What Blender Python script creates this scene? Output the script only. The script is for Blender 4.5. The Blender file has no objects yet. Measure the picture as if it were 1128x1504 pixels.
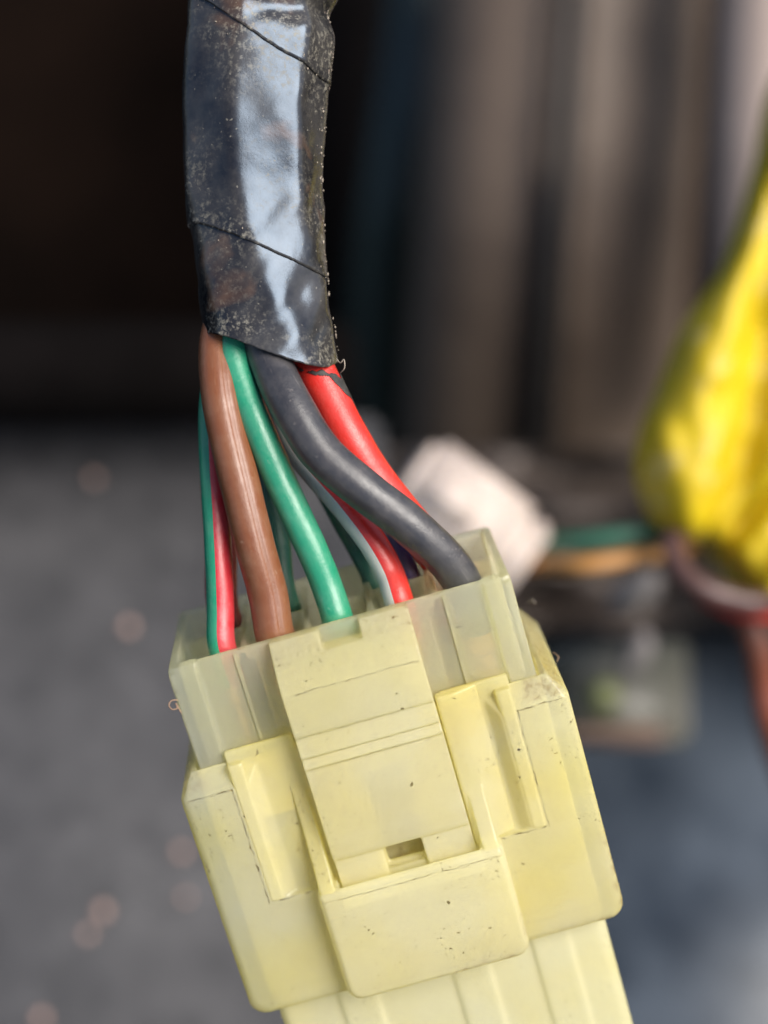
import bpy, bmesh, math, random
from mathutils import Vector, Matrix, noise
random.seed(7)
sc = bpy.context.scene
sc.unit_settings.scale_length = 0.01            # one unit is one centimetre
R = math.radians
COL = sc.collection

# ------------------------------------------------------------------ camera, sky, sun, exposure
PITCH = R(50)                                   # the phone looks down into the engine bay
G = Matrix.Rotation(-PITCH, 4, 'X')             # frame coordinates (x right, y away, z up the picture) -> world
DIST = 12.0                                     # centimetres from lens to the connector
S = 200.0                                       # photo pixels per centimetre at the connector
cam_data = bpy.data.cameras.new('camera')
cam = bpy.data.objects.new('camera', cam_data)
COL.objects.link(cam)
cam.matrix_world = G @ Matrix.Translation((0, -DIST, 0)) @ Matrix.Rotation(R(90), 4, 'X')
cam_data.sensor_width = 36
cam_data.sensor_fit = 'HORIZONTAL'
cam_data.lens = 36 * DIST / (1128 / S)
cam_data.clip_start = 0.1
cam_data.clip_end = 2000
cam_data.dof.use_dof = True
cam_data.dof.focus_distance = DIST + 0.25
cam_data.dof.aperture_fstop = cam_data.lens * 1e-3 / 0.42
sc.camera = cam

SUN_FRAME = Vector((0.55, -0.78, 0.32)).normalized()     # towards the sun, frame coordinates
SUN_W = (G.to_3x3() @ SUN_FRAME).normalized()
world = bpy.data.worlds.new('World')
sc.world = world
world.use_nodes = True
wn = world.node_tree
bg = wn.nodes['Background']
sky = wn.nodes.new('ShaderNodeTexSky')
sky.sky_type = 'NISHITA'
sky.sun_disc = False
sky.sun_elevation = math.asin(SUN_W.z)
sky.sun_rotation = math.atan2(SUN_W.x, SUN_W.y)
sky.dust_density = 2.5
wn.links.new(sky.outputs['Color'], bg.inputs['Color'])
bg.inputs['Strength'].default_value = 0.08
sd = bpy.data.lights.new('sun', 'SUN')
sd.energy = 3.2
sd.angle = R(39)
sd.color = (1.0, 0.955, 0.89)
sun = bpy.data.objects.new('sun', sd)
COL.objects.link(sun)
sun.rotation_euler = SUN_W.to_track_quat('Z', 'Y').to_euler()
sc.view_settings.view_transform = 'Standard'
sc.view_settings.look = 'None'
sc.view_settings.exposure = 0.76
sc.view_settings.gamma = 1.0
sc.cycles.use_denoising = True
sc.cycles.denoising_input_passes = 'RGB'
sc.cycles.max_bounces = 14
sc.cycles.diffuse_bounces = 9

# ------------------------------------------------------------------ coordinates
def P(px, py, y=0.0):
    k = (DIST + y) / DIST / S
    return Vector(((px - 564) * k, y, (752 - py) * k))
def size(px, y):
    return px / S * (DIST + y) / DIST
# connector frame: X along the width, Y from the front face backwards, Z up towards the wires
_p, _r, _w = .27, .274, -.018
_m = Matrix.Rotation(-_r, 3, 'Y') @ Matrix.Rotation(_w, 3, 'Z')
U = _m @ Vector((1, 0, 0))
V = _m @ Vector((0, math.sin(_p), -math.cos(_p)))
W = _m @ Vector((0, -math.cos(_p), -math.sin(_p)))
O = Vector((-.336, 0, -.827))
CONN = Matrix(((U.x, -W.x, -V.x, O.x), (U.y, -W.y, -V.y, O.y), (U.z, -W.z, -V.z, O.z), (0, 0, 0, 1)))
def L(u, v, w):
    return O + U * u + V * v + W * w
def PW(px, py, w):
    c = Vector((0, -DIST, 0)); d = Vector(((px - 564) / S, DIST, (752 - py) / S))
    t = (w - (c - O).dot(W)) / d.dot(W)
    return c + d * t

# ------------------------------------------------------------------ helpers
def link(name, me, mats=(), parent=None, label=None, cat=None, group=None, kind=None, matrix=None):
    o = bpy.data.objects.new(name, me)
    COL.objects.link(o)
    if me is not None:
        for m in mats:
            me.materials.append(m)
    if parent is not None:
        o.parent = parent
        if matrix is not None: o.matrix_local = matrix
    elif matrix is not None:
        o.matrix_world = matrix
    for k, val in (('label', label), ('category', cat), ('group', group), ('kind', kind)):
        if val: o[k] = val
    return o
def empty(name, loc=(0, 0, 0), matrix=None, **kw):
    o = link(name, None, **kw)
    o.matrix_world = matrix if matrix is not None else Matrix.Translation(loc)
    return o
def mesh(bm, name='mesh', smooth=True):
    bmesh.ops.recalc_face_normals(bm, faces=bm.faces)
    me = bpy.data.meshes.new(name)
    bm.to_mesh(me); bm.free()
    if smooth:
        for p in me.polygons: p.use_smooth = True
    return me
def box(bm, x0, x1, v0, v1, w0, w1):
    """axis aligned block given in connector coordinates u, v, w"""
    prism_vw(bm, [(v0, w0), (v1, w0), (v1, w1), (v0, w1)], x0, x1)
def prism_vw(bm, poly, u0, u1):
    a = [bm.verts.new((u0, -w, -v)) for v, w in poly]
    b = [bm.verts.new((u1, -w, -v)) for v, w in poly]
    _close(bm, a, b)
def prism_uw(bm, poly, v0, v1):
    a = [bm.verts.new((u, -w, -v0)) for u, w in poly]
    b = [bm.verts.new((u, -w, -v1)) for u, w in poly]
    _close(bm, a, b)
def _close(bm, a, b):
    n = len(a)
    bm.faces.new(a); bm.faces.new(list(reversed(b)))
    for i in range(n):
        bm.faces.new([a[i], b[i], b[(i + 1) % n], a[(i + 1) % n]])
def loft(bm, rings):
    rs = [[bm.verts.new(c) for c in ring] for ring in rings]
    n = len(rs[0])
    for a, b in zip(rs, rs[1:]):
        for i in range(n):
            bm.faces.new([a[i], b[i], b[(i + 1) % n], a[(i + 1) % n]])
    bm.faces.new(rs[0]); bm.faces.new(list(reversed(rs[-1])))
def bake(me_add, cuts=(), voxel=0.013, smooth=4, name='mesh', jitter=0.0):
    """union of the closed shapes in me_add minus the cut shapes, remeshed so that moulded edges come out round"""
    o = bpy.data.objects.new('work', me_add); COL.objects.link(o)
    cobs = []
    rm = o.modifiers.new('r0', 'REMESH'); rm.mode = 'VOXEL'; rm.voxel_size = voxel * 1.0
    for c in cuts:
        co = bpy.data.objects.new('cut', c); COL.objects.link(co); cobs.append(co)
    if cobs:
        o.modifiers.clear()
        # cut shapes first with the exact solver on the plain solids, then the remesh
        for co in cobs:
            b = o.modifiers.new('b', 'BOOLEAN'); b.operation = 'DIFFERENCE'; b.object = co; b.solver = 'EXACT'; b.use_self = True
        rm = o.modifiers.new('r0', 'REMESH'); rm.mode = 'VOXEL'; rm.voxel_size = voxel
    if smooth:
        s = o.modifiers.new('s', 'SMOOTH'); s.factor = 0.5; s.iterations = smooth
    dg = bpy.context.evaluated_depsgraph_get()
    me = bpy.data.meshes.new_from_object(o.evaluated_get(dg))
    for q in [o] + cobs:
        bpy.data.objects.remove(q)
    for p in me.polygons: p.use_smooth = True
    if jitter:
        for v in me.vertices:
            v.co += Vector((0, 1, 0)) * jitter * noise.noise(v.co * 2.2)
    me.name = name
    return me
def spline(pts, n=10):
    """Catmull-Rom through vectors"""
    q = [pts[0] * 2 - pts[1]] + list(pts) + [pts[-1] * 2 - pts[-2]]
    out = []
    for i in range(1, len(q) - 2):
        p0, p1, p2, p3 = q[i - 1:i + 3]
        for k in range(n):
            t = k / n
            out.append(0.5 * ((2 * p1) + (p2 - p0) * t + (2 * p0 - 5 * p1 + 4 * p2 - p3) * t * t + (3 * p1 - p0 - 3 * p2 + p3) * t ** 3))
    out.append(q[-2])
    return out
def tube(bm, pts, r, seg=32, twist=0.0, stripe=None, cap=True, bump=0.0, n=10, seam=False):
    """swept round wire; r a number or list (one per control point); stripe=(centre, half width, twist) gives faces material 1"""
    path = spline(pts, n)
    m = len(path)
    uv = bm.loops.layers.uv.verify()
    tang = [(path[min(i + 1, m - 1)] - path[max(i - 1, 0)]).normalized() for i in range(m)]
    ref = Vector((0, -1, 0))
    rows = []; length = [0.0]
    for i in range(m):
        t = tang[i]
        nrm = (ref - t * ref.dot(t)).normalized(); ref = nrm
        bn = t.cross(nrm)
        f = i / n
        if isinstance(r, (list, tuple)):
            a = min(int(f), len(r) - 2); rr = r[a] + (r[a + 1] - r[a]) * (f - a)
        else: rr = r
        row = []
        for j in range(seg):
            ph = 2 * math.pi * j / seg
            q = rr
            d = nrm * math.cos(ph) + bn * math.sin(ph)
            if bump:
                pp = path[i] + d * rr
                q += bump * (noise.noise(pp * 3.1) + .5 * noise.noise(pp * 9.0))
            if seam:
                dd = abs((ph - 6.0 + math.pi) % (2 * math.pi) - math.pi)
                q -= 0.010 * math.exp(-(dd / 0.10) ** 2)
            row.append(bm.verts.new(path[i] + d * q))
        rows.append(row)
        if i: length.append(length[-1] + (path[i] - path[i - 1]).length)
    for i in range(m - 1):
        for j in range(seg):
            j2 = (j + 1) % seg
            f = bm.faces.new([rows[i][j], rows[i][j2], rows[i + 1][j2], rows[i + 1][j]])
            f.smooth = True
            for lp, (a, b) in zip(f.loops, ((j, i), (j + 1, i), (j + 1, i + 1), (j, i + 1))):
                lp[uv].uv = (a / seg, length[b])
            if stripe:
                c, hw, tw = stripe
                ph = 2 * math.pi * (j + .5) / seg
                d = (ph - c - tw * i / m + math.pi) % (2 * math.pi) - math.pi
                if abs(d) < hw: f.material_index = 1
    if cap:
        bm.faces.new(list(reversed(rows[0]))); bm.faces.new(rows[-1])

# ------------------------------------------------------------------ materials
def N(nt, t, **kw):
    n = nt.nodes.new(t)
    for k, v in kw.items(): setattr(n, k, v)
    return n
def mat(name):
    m = bpy.data.materials.new(name); m.use_nodes = True
    nt = m.node_tree; b = nt.nodes['Principled BSDF']
    return m, nt, b
def ramp(nt, fac, stops):
    r = N(nt, 'ShaderNodeValToRGB')
    el = r.color_ramp.elements
    el[0].position, el[0].color = stops[0][0], (*stops[0][1], 1)
    el[1].position, el[1].color = stops[-1][0], (*stops[-1][1], 1)
    for p, c in stops[1:-1]:
        e = el.new(p); e.color = (*c, 1)
    nt.links.new(fac, r.inputs['Fac'])
    return r.outputs['Color']
def gray(a): return (a, a, a)
def noise_tex(nt, scale, detail=3, rough=.55, coord=None, dist=0.0, stretch=None):
    t = N(nt, 'ShaderNodeTexNoise')
    t.inputs['Scale'].default_value = scale; t.inputs['Detail'].default_value = detail
    t.inputs['Roughness'].default_value = rough; t.inputs['Distortion'].default_value = dist
    if coord is None:
        tc = N(nt, 'ShaderNodeTexCoord'); coord = tc.outputs['Object']
    if stretch:
        mp = N(nt, 'ShaderNodeMapping'); mp.inputs['Scale'].default_value = stretch
        nt.links.new(coord, mp.inputs['Vector']); coord = mp.outputs['Vector']
    nt.links.new(coord, t.inputs['Vector'])
    return t.outputs['Fac']
def mix(nt, fac, a, b, mode='MIX'):
    m = N(nt, 'ShaderNodeMix', data_type='RGBA', blend_type=mode)
    for s, v in ((m.inputs[0], fac), (m.inputs[6], a), (m.inputs[7], b)):
        if isinstance(v, (int, float)): s.default_value = v
        elif isinstance(v, (tuple, list)): s.default_value = (*v, 1)
        else: nt.links.new(v, s)
    return m.outputs[2]
def math_(nt, op, a, b=None, c=None):
    m = N(nt, 'ShaderNodeMath', operation=op)
    for i, v in enumerate((a, b, c)):
        if v is None: continue
        if isinstance(v, (int, float)): m.inputs[i].default_value = v
        else: nt.links.new(v, m.inputs[i])
    return m.outputs[0]
def bump(nt, b, h, strength=.3, dist=.01):
    n = N(nt, 'ShaderNodeBump'); n.inputs['Strength'].default_value = strength; n.inputs['Distance'].default_value = dist
    nt.links.new(h, n.inputs['Height']); nt.links.new(n.outputs[0], b.inputs['Normal'])

def line_mask(nt, sep, axis_pos, axis_rng, pos, rng, width, wob=0.022, wscale=9.0, slope=0.0):
    """grime line lying along one axis of the connector at a position on the other; returns a 0..1 mask"""
    a = sep.outputs[axis_pos]; b = sep.outputs[axis_rng]
    w = noise_tex(nt, wscale, 4, .7)
    w = math_(nt, 'MULTIPLY', math_(nt, 'SUBTRACT', w, .5), wob * 2)
    width = width * 1.35
    base = math_(nt, 'ADD', math_(nt, 'SUBTRACT', a, pos), w)
    if slope: base = math_(nt, 'SUBTRACT', base, math_(nt, 'MULTIPLY', b, slope))
    d = math_(nt, 'ABSOLUTE', base)
    m = math_(nt, 'SUBTRACT', 1.0, math_(nt, 'SMOOTH_MIN', math_(nt, 'DIVIDE', d, width), 1.0, .2))
    m = math_(nt, 'MAXIMUM', m, 0.0)
    i1 = math_(nt, 'GREATER_THAN', b, rng[0]); i2 = math_(nt, 'LESS_THAN', b, rng[1])
    br = noise_tex(nt, 14, 2, .6)
    br = math_(nt, 'MULTIPLY', math_(nt, 'SUBTRACT', br, .3), 3.2)
    m = math_(nt, 'MULTIPLY', math_(nt, 'MULTIPLY', m, i1), i2)
    return math_(nt, 'MINIMUM', math_(nt, 'MULTIPLY', m, math_(nt, 'MAXIMUM', br, .15)), 1.0)

def nylon(name, base, base2, trans=0.0, sss=1.0, radius=(.30, .24, .10), scale=1.0, grime=1.0, lines=(), zones=(), rough=.24, edge=True, thin=.4, glow=(.95, .86, .36)):
    m, nt, b = mat(name)
    full = lambda q: math_(nt, 'MINIMUM', math_(nt, 'MULTIPLY', q, 2.2), .97)
    tc = N(nt, 'ShaderNodeTexCoord'); co = tc.outputs['Object']
    big = noise_tex(nt, 1.1, 3, .5, co)
    col = mix(nt, ramp(nt, big, [(.36, gray(0)), (.62, gray(1))]), base, base2)
    # cloudy stain
    cl = noise_tex(nt, 3.2, 5, .65, co, .6)
    col = mix(nt, math_(nt, 'MULTIPLY', ramp(nt, cl, [(.52, gray(0)), (.78, gray(1))]), .16 * grime), col, (.62, .50, .24))
    # fine specks of dirt
    sp = noise_tex(nt, 31, 2, .5, co)
    zone = ramp(nt, noise_tex(nt, 2.3, 2, .5, co), [(.42, gray(.10)), (.68, gray(1))])
    spm = math_(nt, 'MULTIPLY', ramp(nt, sp, [(.655, gray(0)), (.70, gray(1))]), zone)
    dm = [math_(nt, 'MULTIPLY', spm, .50 * grime)]
    col = mix(nt, full(dm[0]), col, (.16, .12, .07))
    sp2 = noise_tex(nt, 16, 1, .5, co)
    dm.append(math_(nt, 'MULTIPLY', ramp(nt, sp2, [(.765, gray(0)), (.79, gray(1))]), .45 * grime))
    col = mix(nt, full(dm[-1]), col, (.10, .07, .04))
    if edge:      # grime rubbed into edges and corners
        ge = N(nt, 'ShaderNodeNewGeometry')
        e = ramp(nt, ge.outputs['Pointiness'], [(.40, gray(1)), (.465, gray(0)), (.535, gray(0)), (.60, gray(.8))])
        eb = ramp(nt, noise_tex(nt, 9, 5, .75, co), [(.40, gray(0)), (.62, gray(1))])
        dm.append(math_(nt, 'MULTIPLY', math_(nt, 'MULTIPLY', e, eb), .42 * grime))
        col = mix(nt, full(dm[-1]), col, (.20, .14, .075))
    sep = N(nt, 'ShaderNodeSeparateXYZ'); nt.links.new(co, sep.inputs[0])
    for (ap, ar, pos, rng, wd, sl) in lines:
        lm = line_mask(nt, sep, ap, ar, pos, rng, wd, slope=sl)
        dm.append(math_(nt, 'MULTIPLY', lm, .46))
        col = mix(nt, full(dm[-1]), col, (.08, .05, .025))
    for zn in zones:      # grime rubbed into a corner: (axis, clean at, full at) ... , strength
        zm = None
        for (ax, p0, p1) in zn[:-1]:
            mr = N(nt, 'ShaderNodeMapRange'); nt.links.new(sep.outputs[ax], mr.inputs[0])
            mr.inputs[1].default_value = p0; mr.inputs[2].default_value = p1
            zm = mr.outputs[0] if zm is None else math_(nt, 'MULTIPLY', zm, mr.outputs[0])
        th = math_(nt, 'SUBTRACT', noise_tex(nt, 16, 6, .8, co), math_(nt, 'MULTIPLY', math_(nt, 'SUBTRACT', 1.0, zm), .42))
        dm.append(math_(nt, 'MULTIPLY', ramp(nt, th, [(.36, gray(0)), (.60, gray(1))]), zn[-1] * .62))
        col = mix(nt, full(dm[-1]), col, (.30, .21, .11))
    nt.links.new(col, b.inputs['Base Color'])
    b.inputs['Subsurface Weight'].default_value = sss
    b.inputs['Subsurface Radius'].default_value = radius
    b.inputs['Subsurface Scale'].default_value = scale
    dirt = dm[0]
    for q_ in dm[1:]: dirt = math_(nt, 'MAXIMUM', dirt, q_)
    dirt = math_(nt, 'MULTIPLY', dirt, .8)
    clean = math_(nt, 'SUBTRACT', 1.0, dirt)
    nt.links.new(math_(nt, 'MULTIPLY', clean, trans), b.inputs['Transmission Weight'])
    b.inputs['IOR'].default_value = 1.45
    rr = noise_tex(nt, 7, 4, .6, co)
    nt.links.new(ramp(nt, rr, [(.3, gray(rough - .08)), (.7, gray(rough + .14))]), b.inputs['Roughness'])
    hh = mix(nt, .5, noise_tex(nt, 30, 4, .6, co), noise_tex(nt, 4, 2, .5, co))
    bump(nt, b, hh, .22, .010)
    if thin:      # light that soaks through the thin walls
        tr = N(nt, 'ShaderNodeBsdfTranslucent')
        nt.links.new(mix(nt, .85, col, glow, 'MULTIPLY') if False else mix(nt, .6, col, glow), tr.inputs['Color'])
        ms = N(nt, 'ShaderNodeMixShader'); nt.links.new(math_(nt, 'MULTIPLY', clean, thin), ms.inputs[0])
        nt.links.new(b.outputs[0], ms.inputs[1]); nt.links.new(tr.outputs[0], ms.inputs[2])
        nt.links.new(ms.outputs[0], nt.nodes['Material Output'].inputs['Surface'])
    return m

# Object coordinates in connector parts: X = u, Y = -w, Z = -v
M_SOCKET = nylon('aged_yellow_nylon', (.97, .955, .74), (.97, .918, .52), radius=(.12, .10, .04), sss=0, trans=.60, thin=.42, glow=(1, .91, .40),
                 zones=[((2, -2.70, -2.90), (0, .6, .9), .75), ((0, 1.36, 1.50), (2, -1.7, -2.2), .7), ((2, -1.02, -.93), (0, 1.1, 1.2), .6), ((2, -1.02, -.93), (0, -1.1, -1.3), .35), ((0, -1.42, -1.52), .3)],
                 lines=[(2, 0, -.985, (-1.5, -1.10), .010, 0), (2, 0, -.985, (1.10, 1.44), .007, 0),
                        (0, 2, -1.105, (-1.97, -.98), .008, 0), (0, 2, 1.10, (-1.97, -.98), .006, 0),
                        (2, 0, -1.965, (-1.02, -.72), .009, 0), (2, 0, -1.965, (.72, 1.08), .006, 0)])
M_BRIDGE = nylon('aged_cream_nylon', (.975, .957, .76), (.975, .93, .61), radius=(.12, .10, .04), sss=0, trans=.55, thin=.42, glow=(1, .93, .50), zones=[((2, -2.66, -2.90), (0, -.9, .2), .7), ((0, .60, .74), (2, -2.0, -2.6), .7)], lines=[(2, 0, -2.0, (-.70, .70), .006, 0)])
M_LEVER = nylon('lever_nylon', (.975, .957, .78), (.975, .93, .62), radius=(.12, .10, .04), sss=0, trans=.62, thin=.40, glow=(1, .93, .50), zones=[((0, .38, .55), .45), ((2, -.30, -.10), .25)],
                lines=[(2, 0, -.355, (-.44, .50), .006, 0), (2, 0, -.700, (-.50, .50), .004, 0), (2, 0, -.868, (-.50, .50), .004, 0), (2, 0, -.958, (-.50, .50), .005, 0)])
M_PLUG = nylon('milky_translucent_nylon', (.97, .965, .84), (.97, .945, .70), trans=.78, sss=0, grime=.6, rough=.16, thin=.34, glow=(.95, .93, .62))
M_REAR = nylon('pale_nylon', (.95, .92, .66), (.95, .88, .52), grime=.5, radius=(.12, .10, .05), sss=0, trans=.35, thin=.42, glow=(1, .95, .55))

def insulation(name, c1, c2=None, rough=.38, dust=.5, sssw=.15, streak=.3, dusty=(.55, .5, .42)):
    m, nt, b = mat(name)
    c2 = c2 or tuple(x * .75 for x in c1)
    uv = N(nt, 'ShaderNodeUVMap')
    mp = N(nt, 'ShaderNodeMapping'); mp.inputs['Scale'].default_value = (14, 1.2, 1)
    nt.links.new(uv.outputs[0], mp.inputs[0])
    st = noise_tex(nt, 1.0, 4, .6, mp.outputs[0])
    col = mix(nt, ramp(nt, st, [(.35, gray(0)), (.7, gray(streak))]), c1, c2)
    sp = noise_tex(nt, 34, 2, .5)
    zone = ramp(nt, noise_tex(nt, 3.0, 2, .5), [(.4, gray(.05)), (.7, gray(1))])
    col = mix(nt, math_(nt, 'MULTIPLY', math_(nt, 'MULTIPLY', ramp(nt, sp, [(.67, gray(0)), (.72, gray(1))]), zone), dust), col, dusty)
    mp2 = N(nt, 'ShaderNodeMapping'); mp2.inputs['Scale'].default_value = (34, 2.2, 1)
    nt.links.new(uv.outputs[0], mp2.inputs[0])
    scr = ramp(nt, noise_tex(nt, 1.0, 3, .6, mp2.outputs[0], .3), [(.66, gray(0)), (.70, gray(.5 * dust))])
    col = mix(nt, scr, col, dusty)
    film = ramp(nt, noise_tex(nt, 5, 5, .7), [(.42, gray(0)), (.75, gray(.36 * dust))])
    col = mix(nt, film, col, dusty)
    nt.links.new(col, b.inputs['Base Color'])
    b.inputs['Subsurface Weight'].default_value = sssw
    b.inputs['Subsurface Radius'].default_value = (.05, .05, .05)
    b.inputs['Subsurface Scale'].default_value = 1.0
    nt.links.new(ramp(nt, noise_tex(nt, 8, 4, .6), [(.3, gray(rough - .06)), (.7, gray(rough + .12))]), b.inputs['Roughness'])
    b.inputs['IOR'].default_value = 1.6
    bump(nt, b, mix(nt, .35, noise_tex(nt, 32, 5, .75), st), .5, .009)
    return m
M_BROWN = insulation('brown_insulation', (.20, .064, .022), (.13, .050, .032), rough=.36, dusty=(.42, .30, .2))
M_GREEN = insulation('green_insulation', (.018, .26, .14), (.02, .21, .12), rough=.29, dusty=(.35, .45, .36), dust=.4)
M_DKGREEN = insulation('dark_green_insulation', (.018, .12, .075), rough=.4, dusty=(.2, .25, .2))
M_BLACK = insulation('dusty_black_insulation', (.030, .030, .036), (.055, .052, .052), rough=.34, dust=.6, sssw=0, streak=.5, dusty=(.25, .22, .2))
M_RED = insulation('red_insulation', (.62, .022, .012), (.5, .02, .02), rough=.36, dust=.3, dusty=(.6, .35, .3))
M_CRIMSON = insulation('crimson_insulation', (.48, .018, .028), rough=.36, dust=.4, dusty=(.55, .35, .35))
M_GREY = insulation('grey_insulation', (.52, .52, .47), rough=.4, dust=.3)
M_DKRED = insulation('dark_red_insulation', (.20, .015, .018), rough=.4, dust=.3)
M_PURPLE = insulation('purple_insulation', (.09, .06, .19), rough=.4, dust=.3)

def simple(name, c1, c2, scale=2.0, rough=.5, metal=0.0, b_s=.2, b_d=.02, sssw=0.0, detail=5, lo=.35, hi=.65, rscale=4, bscale=None):
    m, nt, b = mat(name)
    col = mix(nt, ramp(nt, noise_tex(nt, scale, detail, .6), [(lo, gray(0)), (hi, gray(1))]), c1, c2)
    nt.links.new(col, b.inputs['Base Color'])
    nt.links.new(ramp(nt, noise_tex(nt, rscale, 4, .6), [(.3, gray(max(rough - .08, .02))), (.7, gray(rough + .1))]), b.inputs['Roughness'])
    b.inputs['Metallic'].default_value = metal
    if sssw:
        b.inputs['Subsurface Weight'].default_value = sssw
        b.inputs['Subsurface Radius'].default_value = (.3, .25, .15)
    bump(nt, b, noise_tex(nt, bscale or scale * 6, 4, .6), b_s, b_d)
    return m
M_BRASS = simple('brass', (.72, .42, .16), (.60, .33, .12), 6, .3, 1.0)
M_COPPER = simple('copper_strands', (.75, .32, .14), (.55, .22, .1), 8, .35, 1.0)
M_LINT = simple('lint_fibre', (.30, .20, .13), (.20, .13, .09), 8, .7)
M_CRUMB = simple('dirt_crumbs', (.42, .36, .28), (.18, .14, .11), 9, .8)

def tape_material():
    m, nt, b = mat('black_vinyl_tape')
    tc = N(nt, 'ShaderNodeTexCoord'); co = tc.outputs['Object']
    uv = N(nt, 'ShaderNodeUVMap')
    sx = N(nt, 'ShaderNodeSeparateXYZ'); nt.links.new(uv.outputs[0], sx.inputs[0])
    col = mix(nt, ramp(nt, noise_tex(nt, 2, 4, .6, co), [(.4, gray(0)), (.7, gray(1))]), (.012, .012, .014), (.024, .023, .024))
    # dusty speckle: a little everywhere, heavy beside the lap of each turn (uv.y = distance from the lap)
    film = ramp(nt, noise_tex(nt, 1.9, 5, .65, co), [(.36, gray(0)), (.70, gray(.7))])
    col = mix(nt, film, col, (.080, .074, .068))
    near = ramp(nt, sx.outputs[1], [(0, gray(1)), (.30, gray(.7)), (.65, gray(.25)), (1, gray(.16))])
    sp = ramp(nt, noise_tex(nt, 24, 5, .75, co), [(.50, gray(0)), (.66, gray(1))])
    zone = ramp(nt, noise_tex(nt, 2.6, 2, .5, co), [(.38, gray(.1)), (.62, gray(1))])
    dust = math_(nt, 'MULTIPLY', math_(nt, 'MULTIPLY', sp, zone), near)
    sp2 = ramp(nt, noise_tex(nt, 30, 1, .5, co), [(.725, gray(0)), (.76, gray(1))])
    dust = math_(nt, 'MAXIMUM', math_(nt, 'MULTIPLY', dust, .9), math_(nt, 'MULTIPLY', sp2, .4))
    col = mix(nt, dust, col, (.34, .31, .24))
    russet = ramp(nt, noise_tex(nt, 2.4, 3, .5, co, .4), [(.60, gray(0)), (.72, gray(.35))])  # warm reflections put into the tape colour as brown patches
    col = mix(nt, russet, col, (.20, .105, .055))
    nt.links.new(col, b.inputs['Base Color'])
    rg = ramp(nt, noise_tex(nt, 3.0, 5, .65, co), [(.3, gray(.19)), (.75, gray(.34))])
    rg = math_(nt, 'ADD', rg, math_(nt, 'MULTIPLY', dust, .5))
    nt.links.new(rg, b.inputs['Roughness'])
    b.inputs['IOR'].default_value = 1.55
    b.inputs['Specular Tint'].default_value = (.62, .78, 1, 1)  # blue of the reflected sky put into the specular colour
    h = mix(nt, .35, noise_tex(nt, 1.7, 3, .5, co, .5), noise_tex(nt, 22, 4, .7, co))
    bump(nt, b, h, .16, .02)
    return m
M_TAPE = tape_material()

# ================================================================== SETTING (far things first)
def sheet(name, pts, thick, m, n=1, **kw):
    """thick panel whose front face runs through four frame points"""
    bm = bmesh.new()
    a, b_, c, d = pts
    nrm = (b_ - a).cross(d - a).normalized()
    if nrm.y > 0: nrm = -nrm
    f = [bm.verts.new(p) for p in pts]; g = [bm.verts.new(p - nrm * thick) for p in pts]
    _close(bm, f, g)
    bmesh.ops.bevel(bm, geom=list(bm.edges), offset=min(.15, thick * .3), segments=3, affect='EDGES')
    return link(name, mesh(bm, name), [m], **kw)

M_RECESS = simple('shade_brown_lining', (.0045, .0026, .0018), (.0095, .0052, .0034), .12, .95, b_s=.3)  # shade of the bay put into this near-black brown
M_GREYPANEL = simple('dusty_grey_paint', (.032, .032, .035), (.074, .072, .076), 1.3, .75, b_s=.3, b_d=.05, lo=.3, hi=.7)
M_BLUEPANEL = simple('shadowed_blue_paint', (.010, .017, .028), (.075, .092, .115), .30, .42, b_s=.3, b_d=.05)  # dark shadows put into the blue as large noise blotches
sheet('bay_back_wall', [P(-900, -900, 62), P(2100, -900, 62), P(2100, 2500, 62), P(-900, 2500, 62)], 2, M_RECESS,
      label='shade-darkened lining at the back of the bay behind the taped wires', kind='structure')
sheet('bay_floor_panel', [P(-700, 618, 17), P(560, 612, 17), P(620, 2100, 15), P(-700, 2100, 15)], 1.2, M_GREYPANEL,
      label='blurred dusty grey panel left of the connector', kind='structure')
sheet('bay_side_panel', [P(540, 905, 27), P(1700, 895, 27), P(1700, 2200, 20), P(540, 2200, 20)], 1.2, M_BLUEPANEL,
      label='blurred dark blue painted panel right of the connector', kind='structure')

M_DULLBLACK = simple('matt_black_shade', (.0025, .002, .002), (.005, .004, .004), .3, .95)  # near-black colour standing in for shade in the bay
sheet('shade_strip', [P(-700, 470, 14.4), P(520, 468, 14.4), P(520, 606, 14.4), P(-700, 612, 14.4)], 5, M_DULLBLACK,
      label='matt black strip added to darken and shade just above the grey panel', cat='shade strip')  # strip added as a dark band, set forward to shade the panel top
sheet('gap_shade_sheet', [P(440, -500, 50), P(690, -500, 50), P(650, 1100, 50), P(400, 1100, 50)], 1.5, M_DULLBLACK,
      label='matt black upright sheet added as shade in the gap right of the taped wires', cat='shade sheet')  # sheet added to paint the darkness of the gap
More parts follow.
